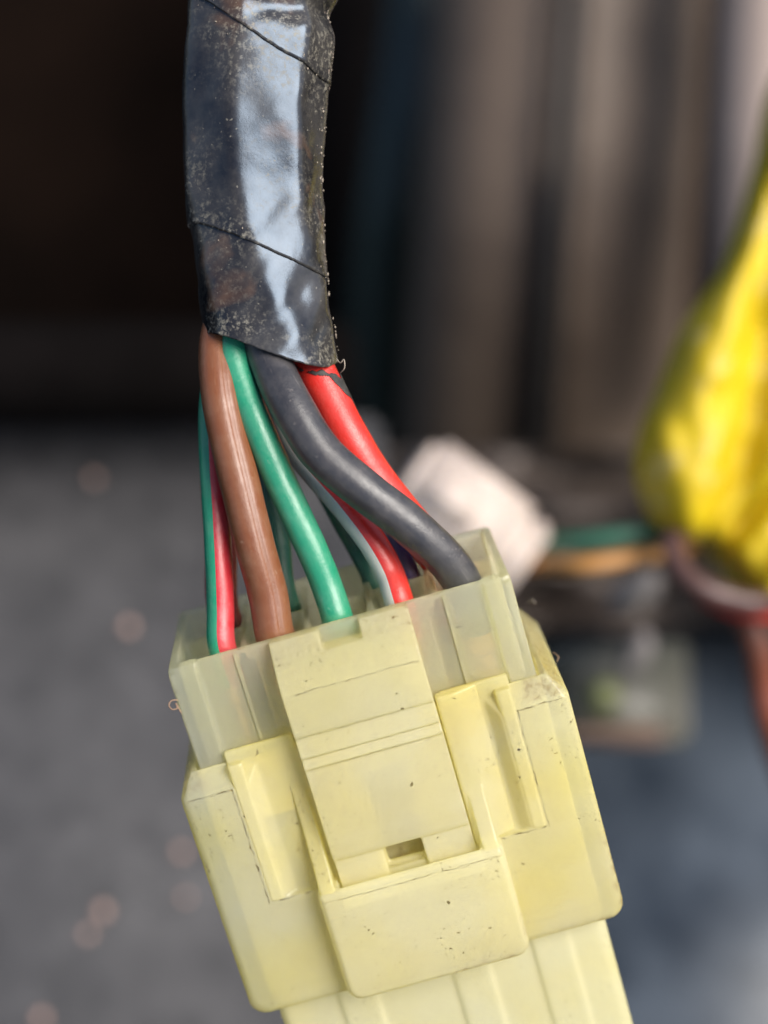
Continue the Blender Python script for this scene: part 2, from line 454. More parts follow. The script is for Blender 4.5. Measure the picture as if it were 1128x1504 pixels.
# paint chips glinting on the grey panel
M_CHIP = simple('rusty_paint_chip', (.60, .38, .30), (.5, .32, .26), 3, .35)
for k, (x, y, s, txt) in enumerate([(138, 703, 1.0, 'faint rust brown chip alone near the top of the grey panel'),
                                    (188, 921, 1.3, 'rust brown chip halfway down the grey panel left of the plug'),
                                    (266, 1252, 1.1, 'rust brown chip close beside the left edge of the yellow socket'),
                                    (272, 1318, .8, 'faint chip just below another one beside the yellow socket'),
                                    (150, 1338, 1.3, 'brightest rust brown chip low on the grey panel'),
                                    (128, 1372, 1.0, 'faint chip touching the brightest one low on the grey panel'),
                                    (60, 1496, 1.2, 'rust brown chip in the lower left corner of the view')]):
    bm = bmesh.new()
    bmesh.ops.create_icosphere(bm, subdivisions=2, radius=.085 * s)
    for v in bm.verts:
        v.co *= 1 + .35 * noise.noise(v.co * 14 + Vector((k * 3, 0, 0)))
        v.co.y *= .5
    link('paint_chip', mesh(bm, 'paint_chip'), [M_CHIP], matrix=Matrix.Translation(P(x, y, 16.95 - 2 * (y - 618) / 1482)),
         label=txt, cat='paint chip', group='rusty chips on the grey panel')

for q_ in (M_RECESS, M_DULLBLACK): q_.node_tree.nodes['Principled BSDF'].inputs['Specular IOR Level'].default_value = .04
# ribbed canister behind, upper right
M_CAN = simple('dusty_brown_metal', (.155, .112, .082), (.085, .060, .044),   .30, .6, 0.0, b_s=.35, b_d=.06, lo=.3, hi=.72)
M_CANGROOVE = simple('black_rubber_groove', (.012, .010, .010), (.02, .018, .016), .6, .6)
def extruded_profile(name, prof, ytop, ybot, base_y, lean, m, parent=None, **kw):
    """vertical body: prof = (photo x at the top, depth offset); lean = photo pixels it shifts left on the way down"""
    bm = bmesh.new()
    rows = []
    K = 14
    for i in range(K + 1):
        t = i / K
        py = ytop + (ybot - ytop) * t
        row = []
        for (x, dy) in prof:
            row.append(bm.verts.new(P(x - lean * t, py, base_y + dy + 7 * max(0, (py - 150) / 600) ** 2)))
        rows.append(row)
    n = len(prof)
    for a, b_ in zip(rows, rows[1:]):
        for i in range(n - 1):
            bm.faces.new([a[i], b_[i], b_[i + 1], a[i + 1]])
    # back side so that it is a closed body
    for a in (rows[0], rows[-1]): bm.faces.new(a)
    bm.faces.new([r[0] for r in rows] + [r[-1] for r in reversed(rows)])
    me = mesh(bm, name)
    return link(name, me, [m], parent=parent, **kw)
can = empty('ribbed_canister', P(860, 760, 34), label='dusty brown metal cylinder with dark vertical grooves behind the white block', cat='canister')
def arc_profile(x0, x1, bulge, n=26, grooves=()):
    out = []
    for i in range(n + 1):
        t = i / n; x = x0 + (x1 - x0) * t
        d = -bulge * math.sqrt(max(0, 1 - abs(2 * t - 1) ** 2.6))
        for (gx, gw, gd) in grooves:
            d += gd * math.exp(-((x - gx) / gw) ** 2)
        out.append((x, d))
    return out
INV = can.matrix_world.inverted()
e = extruded_profile('canister_body', arc_profile(655, 1062, 3.6, 60, ((862, 12, 1.4),)), -300, 800, 36, 78, M_CAN, parent=can)
e.matrix_local = INV
e = extruded_profile('groove_strip', arc_profile(846, 878, .5, 8), -300, 790, 31.6, 78, M_CANGROOVE, parent=can)
e.matrix_local = INV
M_PALECAN = simple('pale_dusty_metal', (.38, .30, .26), (.30, .235, .20), .35, .5, .2, b_s=.3)
c2 = empty('pale_pipe', P(1150, 400, 30), label='pale pinkish grey pipe behind the yellow bag at the right edge', cat='pipe')
e = extruded_profile('pipe_wall', arc_profile(1068, 1290, 1.6, 30), -300, 560, 30, 40, M_PALECAN, parent=c2)
e.matrix_local = c2.matrix_world.inverted()

# dark green tube added to imitate a teal reflection in the gap
M_TEAL_REFL = simple('very_dark_green_reflection', (.004, .014, .012), (.006, .019, .016), .5, .5)
bm = bmesh.new(); tube(bm, [P(640, -200, 44), P(610, 60, 42), (P(585, 250, 40)), P(560, 420, 41), P(545, 700, 44)], 1.1, 20, n=6)
link('teal_reflection_tube', mesh(bm, 'teal_reflection_tube'), [M_TEAL_REFL], label='barely visible dark green tube added as a teal reflection in the black gap right of the tape', cat='reflection')

# white connector block behind
def rounded_block(name, w, h, d, bev, m, parent=None, seg=6, **kw):
    bm = bmesh.new()
    bmesh.ops.create_cube(bm, size=1)
    for v in bm.verts: v.co = Vector((v.co.x * w, v.co.y * d, v.co.z * h))
    bmesh.ops.bevel(bm, geom=list(bm.edges), offset=bev, segments=seg, affect='EDGES')
    return link(name, mesh(bm, name), [m], parent=parent, **kw)
M_WHITE = simple('white_nylon', (.48, .40, .35), (.55, .47, .42), .9, .45, b_s=.15, sssw=.4)
wy = 10.0
wc = empty('white_connector', matrix=Matrix.Translation(P(671, 758, wy)) @ Matrix.Rotation(R(37), 4, 'Y') @ Matrix.Rotation(R(4), 4, 'Z') @ Matrix.Rotation(R(-8), 4, 'X'),
           label='blurred white plastic connector block behind the plug', cat='connector')
rounded_block('connector_shell', size(190, wy), size(142, wy), 1.3, .15, M_WHITE, wc)
e = rounded_block('latch_tab', size(90, wy), size(50, wy), .25, .08, M_WHITE, wc); e.location = (-.25, -.70, 0)
e = rounded_block('collar', .3, size(124, wy), 1.1, .08, M_WHITE, wc); e.location = (size(104, wy), 0, 0)

# cables leaving the white block
M_C_GREEN = simple('green_cable_plastic', (.05, .17, .105), (.045, .13, .085), 1.5, .4)
M_C_ORANGE = simple('orange_brown_cable_plastic', (.48, .23, .06), (.36, .17, .05), 1.5, .4)
M_C_BROWN = simple('dark_maroon_cable_plastic', (.10, .05, .045), (.07, .035, .03), 1.5, .35)
M_C_RED = simple('red_cable_plastic', (.42, .03, .015), (.3, .025, .015), 1.5, .35)
def cable(name, pts, r, m, label, grp=None):
    bm = bmesh.new(); tube(bm, pts, r, 20, n=8)
    return link(name, mesh(bm, name), [m], label=label, cat='cable', group=grp)
cable('green_cable', [P(740, 806, 10.4), P(790, 800, 10.1), P(880, 792, 9.4), P(980, 774, 9.6), P(1090, 740, 11)], size(14, 9.5), M_C_GREEN, 'blurred green cable running from the white block to the yellow bag')
cable('orange_cable', [P(735, 826, 10.4), P(785, 829, 10.0), P(850, 830, 9.2), P(920, 821, 9.2), P(1000, 805, 9.6), P(1100, 770, 11)], size(13, 9.2), M_C_ORANGE, 'blurred orange brown cable just under the green one')
cable('maroon_cable', [P(1012, 730, 10), P(992, 775, 9), P(992, 820, 8.6), P(1022, 858, 8.4), P(1070, 878, 8.4), P(1130, 885, 8.6), P(1220, 860, 10)], size(17, 8.5), M_C_BROWN, 'dark maroon cable looping out from under the yellow bag')
cable('red_cable', [P(1030, 872, 8.9), P(1075, 893, 8.7), P(1130, 900, 8.7), P(1230, 890, 9.5)], size(15, 8.5), M_C_RED, 'short bright red cable along the bottom of the yellow bag')
cable('rust_cable', [P(1090, 890, 9.6), P(1112, 940, 9.6), P(1122, 1000, 9.8), P(1134, 1070, 10), P(1170, 1180, 11)], size(22, 9.6), simple('rust_brown_cable_plastic', (.20, .055, .03), (.14, .05, .03), 1.5, .4), 'rust brown cable hanging down the right edge below the yellow bag')

# yellow crumpled plastic bag
m, nt, b = mat('yellow_plastic_film')
col = mix(nt, ramp(nt, noise_tex(nt, .8, 4, .6), [(.35, gray(0)), (.7, gray(1))]), (.60, .45, .007), (.52, .37, .006))
scr = ramp(nt, noise_tex(nt, 1.6, 3, .5, None, .5), [(.60, gray(0)), (.70, gray(.4))])
col = mix(nt, scr, col, (.52, .46, .26))
nt.links.new(col, b.inputs['Base Color']); b.inputs['Roughness'].default_value = .5
b.inputs['Subsurface Weight'].default_value = .3; b.inputs['Subsurface Radius'].default_value = (.3, .2, .02)
bump(nt, b, noise_tex(nt, 1.6, 3, .5, None, .8), .1, .05)
M_YELLOW = m
def puffed(name, outline, centre, y, h, folds, m, **kw):
    """closed pillow: outline in photo pixels at depth y, folds = (x0, y0, x1, y1, width, depth) creases"""
    bm = bmesh.new()
    cx, cy = centre
    n = 96; T = 22
    oc = [Vector((a, b_, 0)) for a, b_ in outline]; oc = oc + [oc[0]]
    sp = []
    for i in range(len(oc) - 1):
        p0 = oc[(i - 1) % (len(oc) - 1)]; p1 = oc[i]; p2 = oc[i + 1]; p3 = oc[(i + 2) % (len(oc) - 1)]
        for k in range(8):
            t = k / 8
            sp.append(.5 * ((2 * p1) + (p2 - p0) * t + (2 * p0 - 5 * p1 + 4 * p2 - p3) * t * t + (3 * p1 - p0 - 3 * p2 + p3) * t ** 3))
    n = len(sp)
    def pt(i, t, side):
        q = Vector((cx, cy, 0)).lerp(sp[i], t)
        d = h * math.sqrt(max(0, 1 - t ** 8))
        f = 0
        for (x0, y0, x1, y1, wd, dp) in folds:
            a = Vector((x0, y0, 0)); ab = Vector((x1, y1, 0)) - a
            s = max(0, min(1, (q - a).dot(ab) / ab.dot(ab)))
            dist = (q - (a + ab * s)).length
            f += dp * math.exp(-(dist / wd) ** 2)
        nz = noise.noise(Vector((q.x, q.y, 5 * side)) / 60) * .08 * (1 - t ** 4) + noise.noise(Vector((q.x, q.y, 9)) / 26) * .03 * (1 - t ** 4)
        return P(q.x, q.y, y) + Vector((0, (-d if side > 0 else d * .7) + (f + nz) * min(1, d / h * 1.5), 0))
    c1 = bm.verts.new(pt(0, 0, 1)); c2_ = bm.verts.new(pt(0, 0, -1))
    def grid(side, c, edge):
        prev = None
        for k in range(1, T + 1):
            row = edge if k == T else [bm.verts.new(pt(i, k / T, side)) for i in range(n)]
            for i in range(n):
                j = (i + 1) % n
                if prev is None: bm.faces.new([c, row[i], row[j]])
                else: bm.faces.new([prev[i], row[i], row[j], prev[j]])
            prev = row
    edge = [bm.verts.new(pt(i, 1, 1)) for i in range(n)]
    grid(1, c1, edge); grid(-1, c2_, edge)
    return link(name, mesh(bm, name), [m], **kw)
bag = empty('yellow_bag', P(1130, 890, 9), label='crumpled glossy yellow plastic bag hanging at the right edge', cat='plastic bag')
e = puffed('bag_upper_fold', [(1150, 90), (1120, 205), (1096, 300), (1060, 395), (1005, 475), (968, 565), (936, 650), (936, 715), (962, 770), (1010, 796), (1075, 770), (1150, 690), (1260, 560), (1300, 300), (1240, 120)],
       (1100, 560), 9.2, .9, [(1128, 480, 1050, 790, 30, .55), (1000, 520, 1010, 700, 26, -.15), (1060, 420, 1030, 560, 26, -.18), (1128, 300, 1090, 520, 26, .25), (960, 640, 1000, 770, 18, -.12)], M_YELLOW, parent=bag)
e.matrix_local = bag.matrix_world.inverted()
e = puffed('bag_lower_fold', [(1030, 700), (1000, 770), (1040, 812), (1068, 850), (1092, 884), (1150, 898), (1260, 880), (1300, 740), (1240, 600), (1120, 640)],
       (1130, 770), 9.9, 1.2, [(1128, 690, 1040, 800, 16, .5), (1128, 800, 1090, 870, 12, -.3)], M_YELLOW, parent=bag)
e.matrix_local = bag.matrix_world.inverted()

# bracket and small clips below the cables
M_OLIVE = simple('dark_olive_paint', (.045, .047, .028), (.075, .07, .055), .5, .35, b_s=.4, b_d=.1)
M_TAN = simple('tan_edge', (.20, .13, .09), (.15, .10, .08), .8, .45)
M_CLIP = simple('grey_clip_plastic', (.24, .21, .20), (.12, .11, .10), .8, .45)
br = empty('metal_bracket', P(925, 1090, 16), label='blurred dark olive bracket with a tan lower edge right of the socket', cat='bracket')
e = sheet('bracket_plate', [P(790, 950, 16.5), P(1012, 935, 16.5), P(1016, 1085, 15.5), P(800, 1085, 15.5)], .4, M_OLIVE, parent=br); e.matrix_local = br.matrix_world.inverted()
e = sheet('bracket_edge', [P(790, 1072, 15.2), P(990, 1068, 15.2), P(986, 1096, 15.2), P(790, 1098, 15.2)], .5, M_TAN, parent=br); e.matrix_local = br.matrix_world.inverted()
def pebble(name, px, py, y, sx, sy, m, label, cat, rot=0):
    bm = bmesh.new(); bmesh.ops.create_icosphere(bm, subdivisions=3, radius=1)
    for v in bm.verts:
        v.co *= 1 + .18 * noise.noise(v.co * 1.5 + Vector((px, py, 0)))
        v.co = Vector((v.co.x * size(sx, y), v.co.y * size(min(sx, sy), y), v.co.z * size(sy, y)))
    return link(name, mesh(bm, name), [m], matrix=Matrix.Translation(P(px, py, y)) @ Matrix.Rotation(R(rot), 4, 'Y'), label=label, cat=cat)
pebble('grey_clip', 935, 868, 14, 44, 26, M_CLIP, 'blurred grey brown clip below the green and orange cables', 'clip', -30)
pebble('pale_grommet', 935, 962, 14.5, 20, 38, M_CLIP, 'blurred pale oval grommet above the olive bracket', 'grommet', 30)
pebble('lime_highlight', 886, 1022, 14.6, 26, 24, simple('lime_highlight_tone', (.16, .18, .05), (.12, .13, .05), .8, .35), 'small dull lime green lump added as a highlight on the olive bracket', 'highlight', 0)  # lump added to paint the lime highlight on the bracket
# dark engine block under the canister: closes the view between cylinder and cables
M_BLOCK = simple('oily_cast_metal', (.030, .022, .018), (.075, .058, .048), .5, .45, .3, b_s=.5, b_d=.2)
bm = bmesh.new()
bmesh.ops.create_grid(bm, x_segments=60, y_segments=40, size=1)
for v in bm.verts:
    x, z = v.co.x, v.co.y
    q = P(960 + 430 * x, 790 - 130 * z, 24)
    q.y += 1.8 * noise.noise(Vector((x * 3, z * 2, 2))) + .15 * noise.noise(Vector((x * 12, z * 9, 7)))
    v.co = q
ex = bmesh.ops.extrude_face_region(bm, geom=list(bm.faces))
for v in [g for g in ex['geom'] if isinstance(g, bmesh.types.BMVert)]: v.co.y += 4
link('engine_casting', mesh(bm, 'engine_casting'), [M_BLOCK], label='dark lumpy oily metal casting behind the cables', cat='engine part')

# ================================================================== SOCKET (the yellow outer housing)
socket = empty('socket_connector', matrix=CONN, label='yellowed plastic outer connector half that the wired plug is pushed into', cat='connector')
def outline(top, uin, uout, r, vb, inset):
    """front outline in u, v with rounded bottom corners, shrunk by inset"""
    o = [(-(uin - inset * .5), top), (-(uout - inset), .98 + inset * .3)]
    for k in range(7):
        a = math.pi + (math.pi / 2) * k / 6
        o.append((-(uout - inset) + r + r * math.cos(a), (vb - inset) - r - r * math.sin(a)))
    for k in range(7):
        a = 1.5 * math.pi + (math.pi / 2) * k / 6
        o.append(((uout - inset) - r + r * math.cos(a), (vb - inset) - r - r * math.sin(a)))
    o += [(uout - inset, .98 + inset * .3), (uin - inset * .5, top)]
    return o
def ring(w, **k):
    return [Vector((u, -w, -v)) for u, v in outline(**k)]
VB = 2.89
bm = bmesh.new()
kw = dict(uout=1.505, r=.13, vb=VB)
loft(bm, [ring(-1.60, top=.96, uin=1.40, inset=.07, **kw), ring(-1.57, top=.90, uin=1.40, inset=.02, **kw), ring(-1.50, top=.80, uin=1.38, inset=0, **kw),
          ring(.030, top=.80, uin=1.38, inset=0, **kw), ring(.075, top=.89, uin=1.43, inset=.004, **kw), ring(.105, top=.95, uin=1.46, inset=.022, **kw), ring(.12, top=.985, uin=1.475, inset=.055, **kw)])
bmesh.ops.recalc_face_normals(bm, faces=bm.faces)
hull = mesh(bm, 'hull')
def cutter(fn):
    c = bmesh.new(); fn(c); return mesh(c, 'cut', False)
cuts = [cutter(lambda c: box(c, -1.335, 1.335, .4, 2.76, -1.38, .004)),
        cutter(lambda c: prism_uw(c, [(-.975, .3), (-.975, .115), (-.965, .114), (-.88, .055), (.88, .055), (.965, .114), (.975, .115), (.975, .3)], .3, 1.955)),
        cutter(lambda c: box(c, -.14, .16, 1.15, 1.93, -.05, .06))]
sh = bake(hull, cuts, .0125, 3, 'socket_shell')
# pieces moulded on: raised front lip between the corner panels
s_shell = link('socket_shell', sh, [M_SOCKET], parent=socket)
for a, b_ in ((-1.095, -.57), (.57, 1.095)):
    bm = bmesh.new(); box(bm, a, b_, .712, 1.3, .008, .052)
    link('front_lip', bake(mesh(bm), (), .0125, 2, 'front_lip'), [M_SOCKET], parent=socket)
bm = bmesh.new(); box(bm, -.24, .24, 1.05, 2.1, -.17, -.09)
link('latch_floor', mesh(bm, 'latch_floor', False), [M_SOCKET], parent=socket)
for u0 in (-.75, -.25, .25, .75):          # cell walls that show faintly through the skin
    bm = bmesh.new(); box(bm, u0 - .05, u0 + .05, 1.40, 2.74, -1.36, -.01)
    link('cell_wall', mesh(bm, 'cell_wall', False), [M_SOCKET], parent=socket)
bm = bmesh.new(); box(bm, -1.32, 1.32, 1.40, 2.74, -.80, -.72)
link('cell_divider', mesh(bm, 'cell_divider', False), [M_SOCKET], parent=socket)
# rails beside the pockets
def rail_mesh(sgn):
    bm = bmesh.new()
    a, b_ = (.972, 1.088)
    pts = [(sgn * a, .02), (sgn * a, .115), (sgn * (a + .02), .126), (sgn * (b_ - .012), .126), (sgn * b_, .118), (sgn * b_, .02)]
    prism_uw(bm, pts, .80, 1.96)
    return bake(mesh(bm), (), .0125, 2, 'guide_rail')
for sgn in (-1, 1):
    link('guide_rail', rail_mesh(sgn), [M_SOCKET], parent=socket)
# bridge over the lever end, with its two arms
bm = bmesh.new()
VBB = 2.885
def rr(u, v0, v1, r, inset):
    o = []
    for (cx, cy, a0) in ((-u + r, v0 + r * .4, math.pi), (u - r, v0 + r * .4, 1.5 * math.pi), (u - r, v1 - r, 0), (-u + r, v1 - r, .5 * math.pi)):
        rb = r if a0 in (0, .5 * math.pi) else r * .4
        cxx = cx if rb == r else (math.copysign(u - rb, cx))
        for k in range(6):
            a = a0 + (math.pi / 2) * k / 5
            o.append((cxx + (rb - inset) * math.cos(a), cy + (rb - inset) * math.sin(a)))
    return o
loft(bm, [[Vector((u, -w, -v)) for u, v in rr(.725, 1.93, VBB, .12, ins)] for w, ins in ((.05, 0), (.235, 0), (.272, .012), (.295, .040))])
brg = mesh(bm, 'b')
cu = [cutter(lambda c: box(c, -.555, .555, 1.7, 2.12, -.02, .232))]
brg = bake(brg, cu, .0115, 3, 'latch_bridge')
link('latch_bridge', brg, [M_BRIDGE], parent=socket)
bm = bmesh.new()
prism_uw(bm, [(.537, .02), (.537, .115), (.55, .125), (.64, .125), (.69, .115), (.86, .05), (.86, .02)], .715, 1.95)
prism_vw(bm, [(1.45, .08), (1.50, .125), (1.78, .20), (1.90, .262), (1.95, .265), (1.95, .08)], .575, .70)
link('bridge_arm', bake(mesh(bm), (), .0115, 4, 'bridge_arm'), [M_SOCKET], parent=socket)
bm = bmesh.new()
prism_vw(bm, [(1.12, .02), (1.14, .06), (1.45, .10), (1.78, .20), (1.90, .262), (1.95, .265), (1.95, .02)], -.70, -.58)
link('bridge_arm', bake(mesh(bm), (), .0115, 4, 'bridge_arm'), [M_SOCKET], parent=socket)
# rear body below the flange
bm = bmesh.new()
def rbox(u, w0, w1, r, v):
    o = []
    for (cx, cy, a0) in ((u - r, w1 - r, 0), (-u + r, w1 - r, .5 * math.pi), (-u + r, w0 + r, math.pi), (u - r, w0 + r, 1.5 * math.pi)):
        for k in range(6):
            a = a0 + math.pi / 2 * k / 5
            o.append(Vector((cx + r * math.cos(a), -(cy + r * math.sin(a)), -v)))
    return o
loft(bm, [rbox(1.345, -1.4, -.10, .09, v) for v in (2.8, 3.4, 4.2, 4.7)])
for u0 in (-1.28, -.86, -.40, .06, .72, 1.16):
    prism_uw(bm, [(u0, -.15), (u0 + .02, -.078), (u0 + .30, -.078), (u0 + .32, -.15)], 2.8, 4.7) if u0 in (-.86, .06, .72) else None
link('rear_body', bake(mesh(bm), (), .018, 3, 'rear_body'), [M_REAR], parent=socket)

# ================================================================== PLUG (milky inner housing on the wires)
plug = empty('plug_connector', matrix=CONN, label='milky translucent plug with a wide latch lever, wires entering its open top', cat='connector')
bm = bmesh.new()
TOP = 0.0
box(bm, -1.12, 1.12, TOP, 1.34, -.115, -.05)                       # front window wall
for sgn in (-1, 1):                                               # proud corner strips
    a, b_ = sorted((sgn * 1.105, sgn * 1.312))
    box(bm, a, b_, TOP + .035, 1.34, -.15, 0.0)
    a, b_ = sorted((sgn * 1.10, sgn * 1.27)); box(bm, a, b_, TOP, 1.34, -.15, -.03)
    a, b_ = sorted((sgn * 1.245, sgn * 1.312)); box(bm, a, b_, TOP, 1.34, -1.34, -.05)
box(bm, -1.29, 1.29, TOP - .01, 1.34, -1.355, -1.29)               # back wall
box(bm, -1.25, 1.25, TOP + .07, 1.34, -.81, -.745)                 # wall between the two rows
for u0 in (-.755, -.255, .245, .745):
    box(bm, u0 - .025, u0 + .025, .05, 1.34, -1.30, -.10)
    prism_uw(bm, [(u0 - .022, -.76), (u0 + .022, -.76), (u0 + .085, -.10), (u0 - .085, -.10)], .11, 1.34)
    prism_uw(bm, [(u0 - .022, -1.30), (u0 + .022, -1.30), (u0 + .07, -.78), (u0 - .07, -.78)], .13, 1.34)
box(bm, -1.26, 1.26, .84, 1.34, -1.31, -.10)
link('plug_body', bake(mesh(bm), (), .0125, 2, 'plug_body'), [M_PLUG], parent=plug)
# thin ribs inside the window walls (faint pale lines)
for u0, nm in ((-.80, 'wall_rib'), (.80, 'wall_rib')):
    bm = bmesh.new(); box(bm, u0 - .012, u0 + .012, .02, .78, -.06, -.035)
    link(nm, mesh(bm, nm, False), [M_PLUG], parent=plug)
# latch lever
bm = bmesh.new()
prof = [(.125, -.08), (.125, .10), (.25, .195), (.36, .222), (.69, .225), (.70, .203), (.715, .206), (.855, .236), (.87, .205), (.885, .210), (.945, .236), (.962, .210), (1.0, .212),
        (1.60, .215), (1.70, .205), (1.735, .190), (1.755, .150), (1.76, .085), (.40, .06), (.32, -.08)]
prism_vw(bm, prof, -.535, .525)
for a, b_ in ((-.535, -.155), (.145, .525)):
    prism_vw(bm, [(.0, -.08), (.0, 0.0), (.02, .02), (.13, .105), (.20, .12), (.20, -.08)], a, b_)
    prism_vw(bm, [(1.70, .085), (1.70, .158), (2.0, .150), (2.03, .10), (2.03, .085)], a, b_)
# moulded marks beside the notch
def marks(cu, cv, rows, seed):
    rnd = random.Random(seed)
    for r_ in range(rows):
        u = cu - .10
        while u < cu + .10:
            w_ = rnd.uniform(.016, .040)
            vv = cv + r_ * .045 + rnd.uniform(-.006, .006)
            wz = .02 + (vv - .02) / .11 * .085
            box(bm, u, u + w_, vv, vv + .022, wz - .03, wz + .011)
            u += w_ + rnd.uniform(.012, .03)
marks(-.34, .055, 2, 3); marks(.32, .035, 2, 5)
lever = link('latch_lever', bake(mesh(bm), (), .0095, 2, 'latch_lever'), [M_LEVER], parent=plug)

# ================================================================== HARNESS: tape and wires
harness = empty('wire_harness', P(385, -60, .55), label='bundle of coloured wires wrapped in black tape and running down into the plug', cat='wire bundle')
HI = harness.matrix_world.inverted()
VD = V.normalized()
def wire(name, pts, r, mats, label, stripe=None, seam=False, seg=64, depth=.32, bmp=.0035, inner=None):
    bm = bmesh.new()
    end = pts[-1]
    pts = list(pts) + [end + VD * .25, end + VD * depth]
    tube(bm, pts, r, seg, stripe=stripe, bump=bmp, n=14, seam=seam)
    o = link(name, mesh(bm, name), mats, parent=harness, label=label)
    o.matrix_local = HI
    # crimped brass terminal on the end, deep in the plug
    e_ = end + VD * (depth - .08)
    rt = r[-1] if isinstance(r, list) else r
    bm = bmesh.new(); tube(bm, [e_, e_ + VD * .12, e_ + VD * .25], rt * .9, 14, n=3)
    tube(bm, [e_ + VD * .25, e_ + VD * .40, e_ + VD * .70], rt * .62, 10, n=3)
    t = link('terminal', mesh(bm, 'terminal'), [M_BRASS], parent=o)
    return o
ROWF, ROWB = -.35, -1.04
wire('brown_wire', [P(370, 300, .55), P(345, 420, .55), P(322, 500, .50), P(323, 570, .34), P(336, 640, .28), P(352, 710, .24), P(374, 800, .26), P(393, 870, .32), PW(402, 925, ROWF)],
     .150, [M_BROWN], 'thick brown wire at the left', seam=True)
wire('green_wire', [P(370, 300, .55), P(355, 430, .52), P(345, 525, .40), P(358, 575, .34), P(382, 635, .28), P(414, 710, .30), P(455, 800, .32), P(480, 860, .36), PW(494, 903, ROWF)],
     .120, [M_GREEN], 'glossy bright green wire between the brown and black ones')
wire('black_wire', [P(380, 300, .60), P(368, 430, .56), P(398, 530, .33), P(427, 594, .15), P(470, 662, .08), P(530, 716, .06), P(590, 762, .10), P(640, 806, .20), P(668, 838, .30), PW(684, 868, ROWF)],
     [.158, .158, .162, .162, .160, .156, .154, .153, .152, .150, .149, .149], [M_BLACK], 'thick dusty black wire curving down to the right')
wire('red_wire', [P(400, 300, .65), P(420, 430, .65), P(458, 530, .55), P(482, 580, .50), P(512, 640, .46), P(552, 704, .52), P(592, 755, .62), P(628, 800, .8), PW(652, 835, ROWB)],
     .150, [M_RED], 'thick bright red wire behind the black one')
wire('red_grey_wire', [P(400, 400, .6), P(402, 520, .62), P(410, 600, .62), P(430, 650, .60), P(462, 692, .56), P(506, 742, .48), P(548, 798, .42), P(572, 842, .42), PW(585, 880, ROWF)],
     .112, [M_RED, M_GREY], 'red and grey striped wire that dives under the black one', stripe=(1.35, 1.10, 0))
wire('red_green_wire', [P(350, 400, .7), P(322, 520, .68), P(312, 600, .62), P(313, 680, .55), P(318, 760, .48), P(322, 840, .42), P(324, 900, .40), PW(325, 945, ROWF)],
     .106, [M_CRIMSON, M_GREEN], 'crimson and green striped wire, leftmost of the wires', stripe=(1.15, .98, 0))
wire('dark_green_wire', [P(370, 400, .75), P(372, 540, .85), P(385, 640, .95), P(398, 720, 1.0), P(408, 790, 1.05), PW(415, 860, ROWB)],
     .098, [M_DKGREEN], 'thin dark green wire seen between the brown and the bright green one')
wire('dark_green_wire', [P(410, 400, .8), P(425, 560, .95), P(455, 670, 1.05), P(492, 745, 1.08), P(522, 800, 1.1), PW(545, 845, ROWB)],
     .085, [M_DKGREEN], 'thin dark green wire behind the red and grey one')
wire('dark_red_wire', [P(360, 400, .7), P(326, 560, .9), P(318, 700, 1.02), P(324, 800, 1.05), PW(326, 885, ROWB)],
     .128, [M_DKRED], 'dark red wire hidden behind the striped one at the left')
wire('purple_wire', [P(440, 400, .8), P(470, 600, .95), P(530, 700, 1.05), P(572, 765, 1.1), PW(598, 830, ROWB)],
     .075, [M_PURPLE], 'thin purple wire peeping out under the black one')

# torn scrap of tape and glue left on the red wire
rw = [c for c in harness.children if c.get('label', '').startswith('thick bright red')][0]
bm = bmesh.new()
tube(bm, [P(448, 512, .57), P(458, 530, .55), P(482, 580, .50), P(497, 612, .48)], .1565, 128, n=40, cap=False)
uvl = bm.loops.layers.uv.active
kill = []
for f in bm.faces:
    a = sum(l[uvl].uv.x for l in f.loops) / 4; l_ = sum(l[uvl].uv.y for l in f.loops) / 4
    a = (a + .5) % 1 - .5                                    # 0 = towards the lens, negative = right side
    mid_ = .26 - .75 * a + .05 * noise.noise(Vector((a * 9, 3, 0)))
    if abs(l_ - mid_) > .012 + .05 * noise.noise(Vector((a * 18, l_ * 8, 5))) + max(0, -a) * .42: kill.append(f)
bmesh.ops.delete(bm, geom=kill, context='FACES')
me_ = mesh(bm, 'tape_scrap')
ts = link('tape_scrap', me_, [simple('gummy_grey_residue', (.014, .013, .013), (.05, .045, .04), 9, .6, b_s=.6, b_d=.01)], parent=rw)
sm_ = ts.modifiers.new('thick', 'SOLIDIFY'); sm_.thickness = .004; sm_.offset = 1
# ---- black tape, three turns
TY = .56
EDGE = [(-200, 284, 506), (-60, 279, 502), (0, 276, 498), (50, 273, 491), (100, 271, 484), (200, 268, 475), (250, 270, 473), (300, 274, 474), (350, 280, 477), (400, 287, 480), (450, 293, 486), (500, 297, 493), (560, 301, 500)]
def edge_at(py):
    for (a, l0, r0), (b_, l1, r1) in zip(EDGE, EDGE[1:]):
        if py <= b_:
            t = (py - a) / (b_ - a); t = max(0, t)
            return l0 + (l1 - l0) * t, r0 + (r1 - r0) * t
    return EDGE[-1][1:]
def smooth_edge(py):
    L_, R_ = 0, 0
    for d in (-30, -15, 0, 15, 30):
        a, b_ = edge_at(py + d); L_ += a / 5; R_ += b_ / 5
    return L_, R_
FACETS = [(-84, .97), (-36, .90), (17, .862), (70, .90), (112, .98), (150, 1), (195, 1), (240, 1)]
def tape_radius(phi, py):
    """phi = 0 faces the camera, positive to the right; flattened facets that turn to the right further down"""
    tw = 0.0
    if py > 330: tw = 40 * ((py - 330) / 180) ** 1.5
    tw += -3 * math.sin(py / 90)
    s = 0
    p = 24 if py < 270 else 24 - 15 * min(1, (py - 270) / 120)
    for c, d in FACETS:
        k = math.cos(R((phi - c - tw)))
        if k > 0: s += (k / d) ** p
    return s ** (-1 / p)
_ext = {}
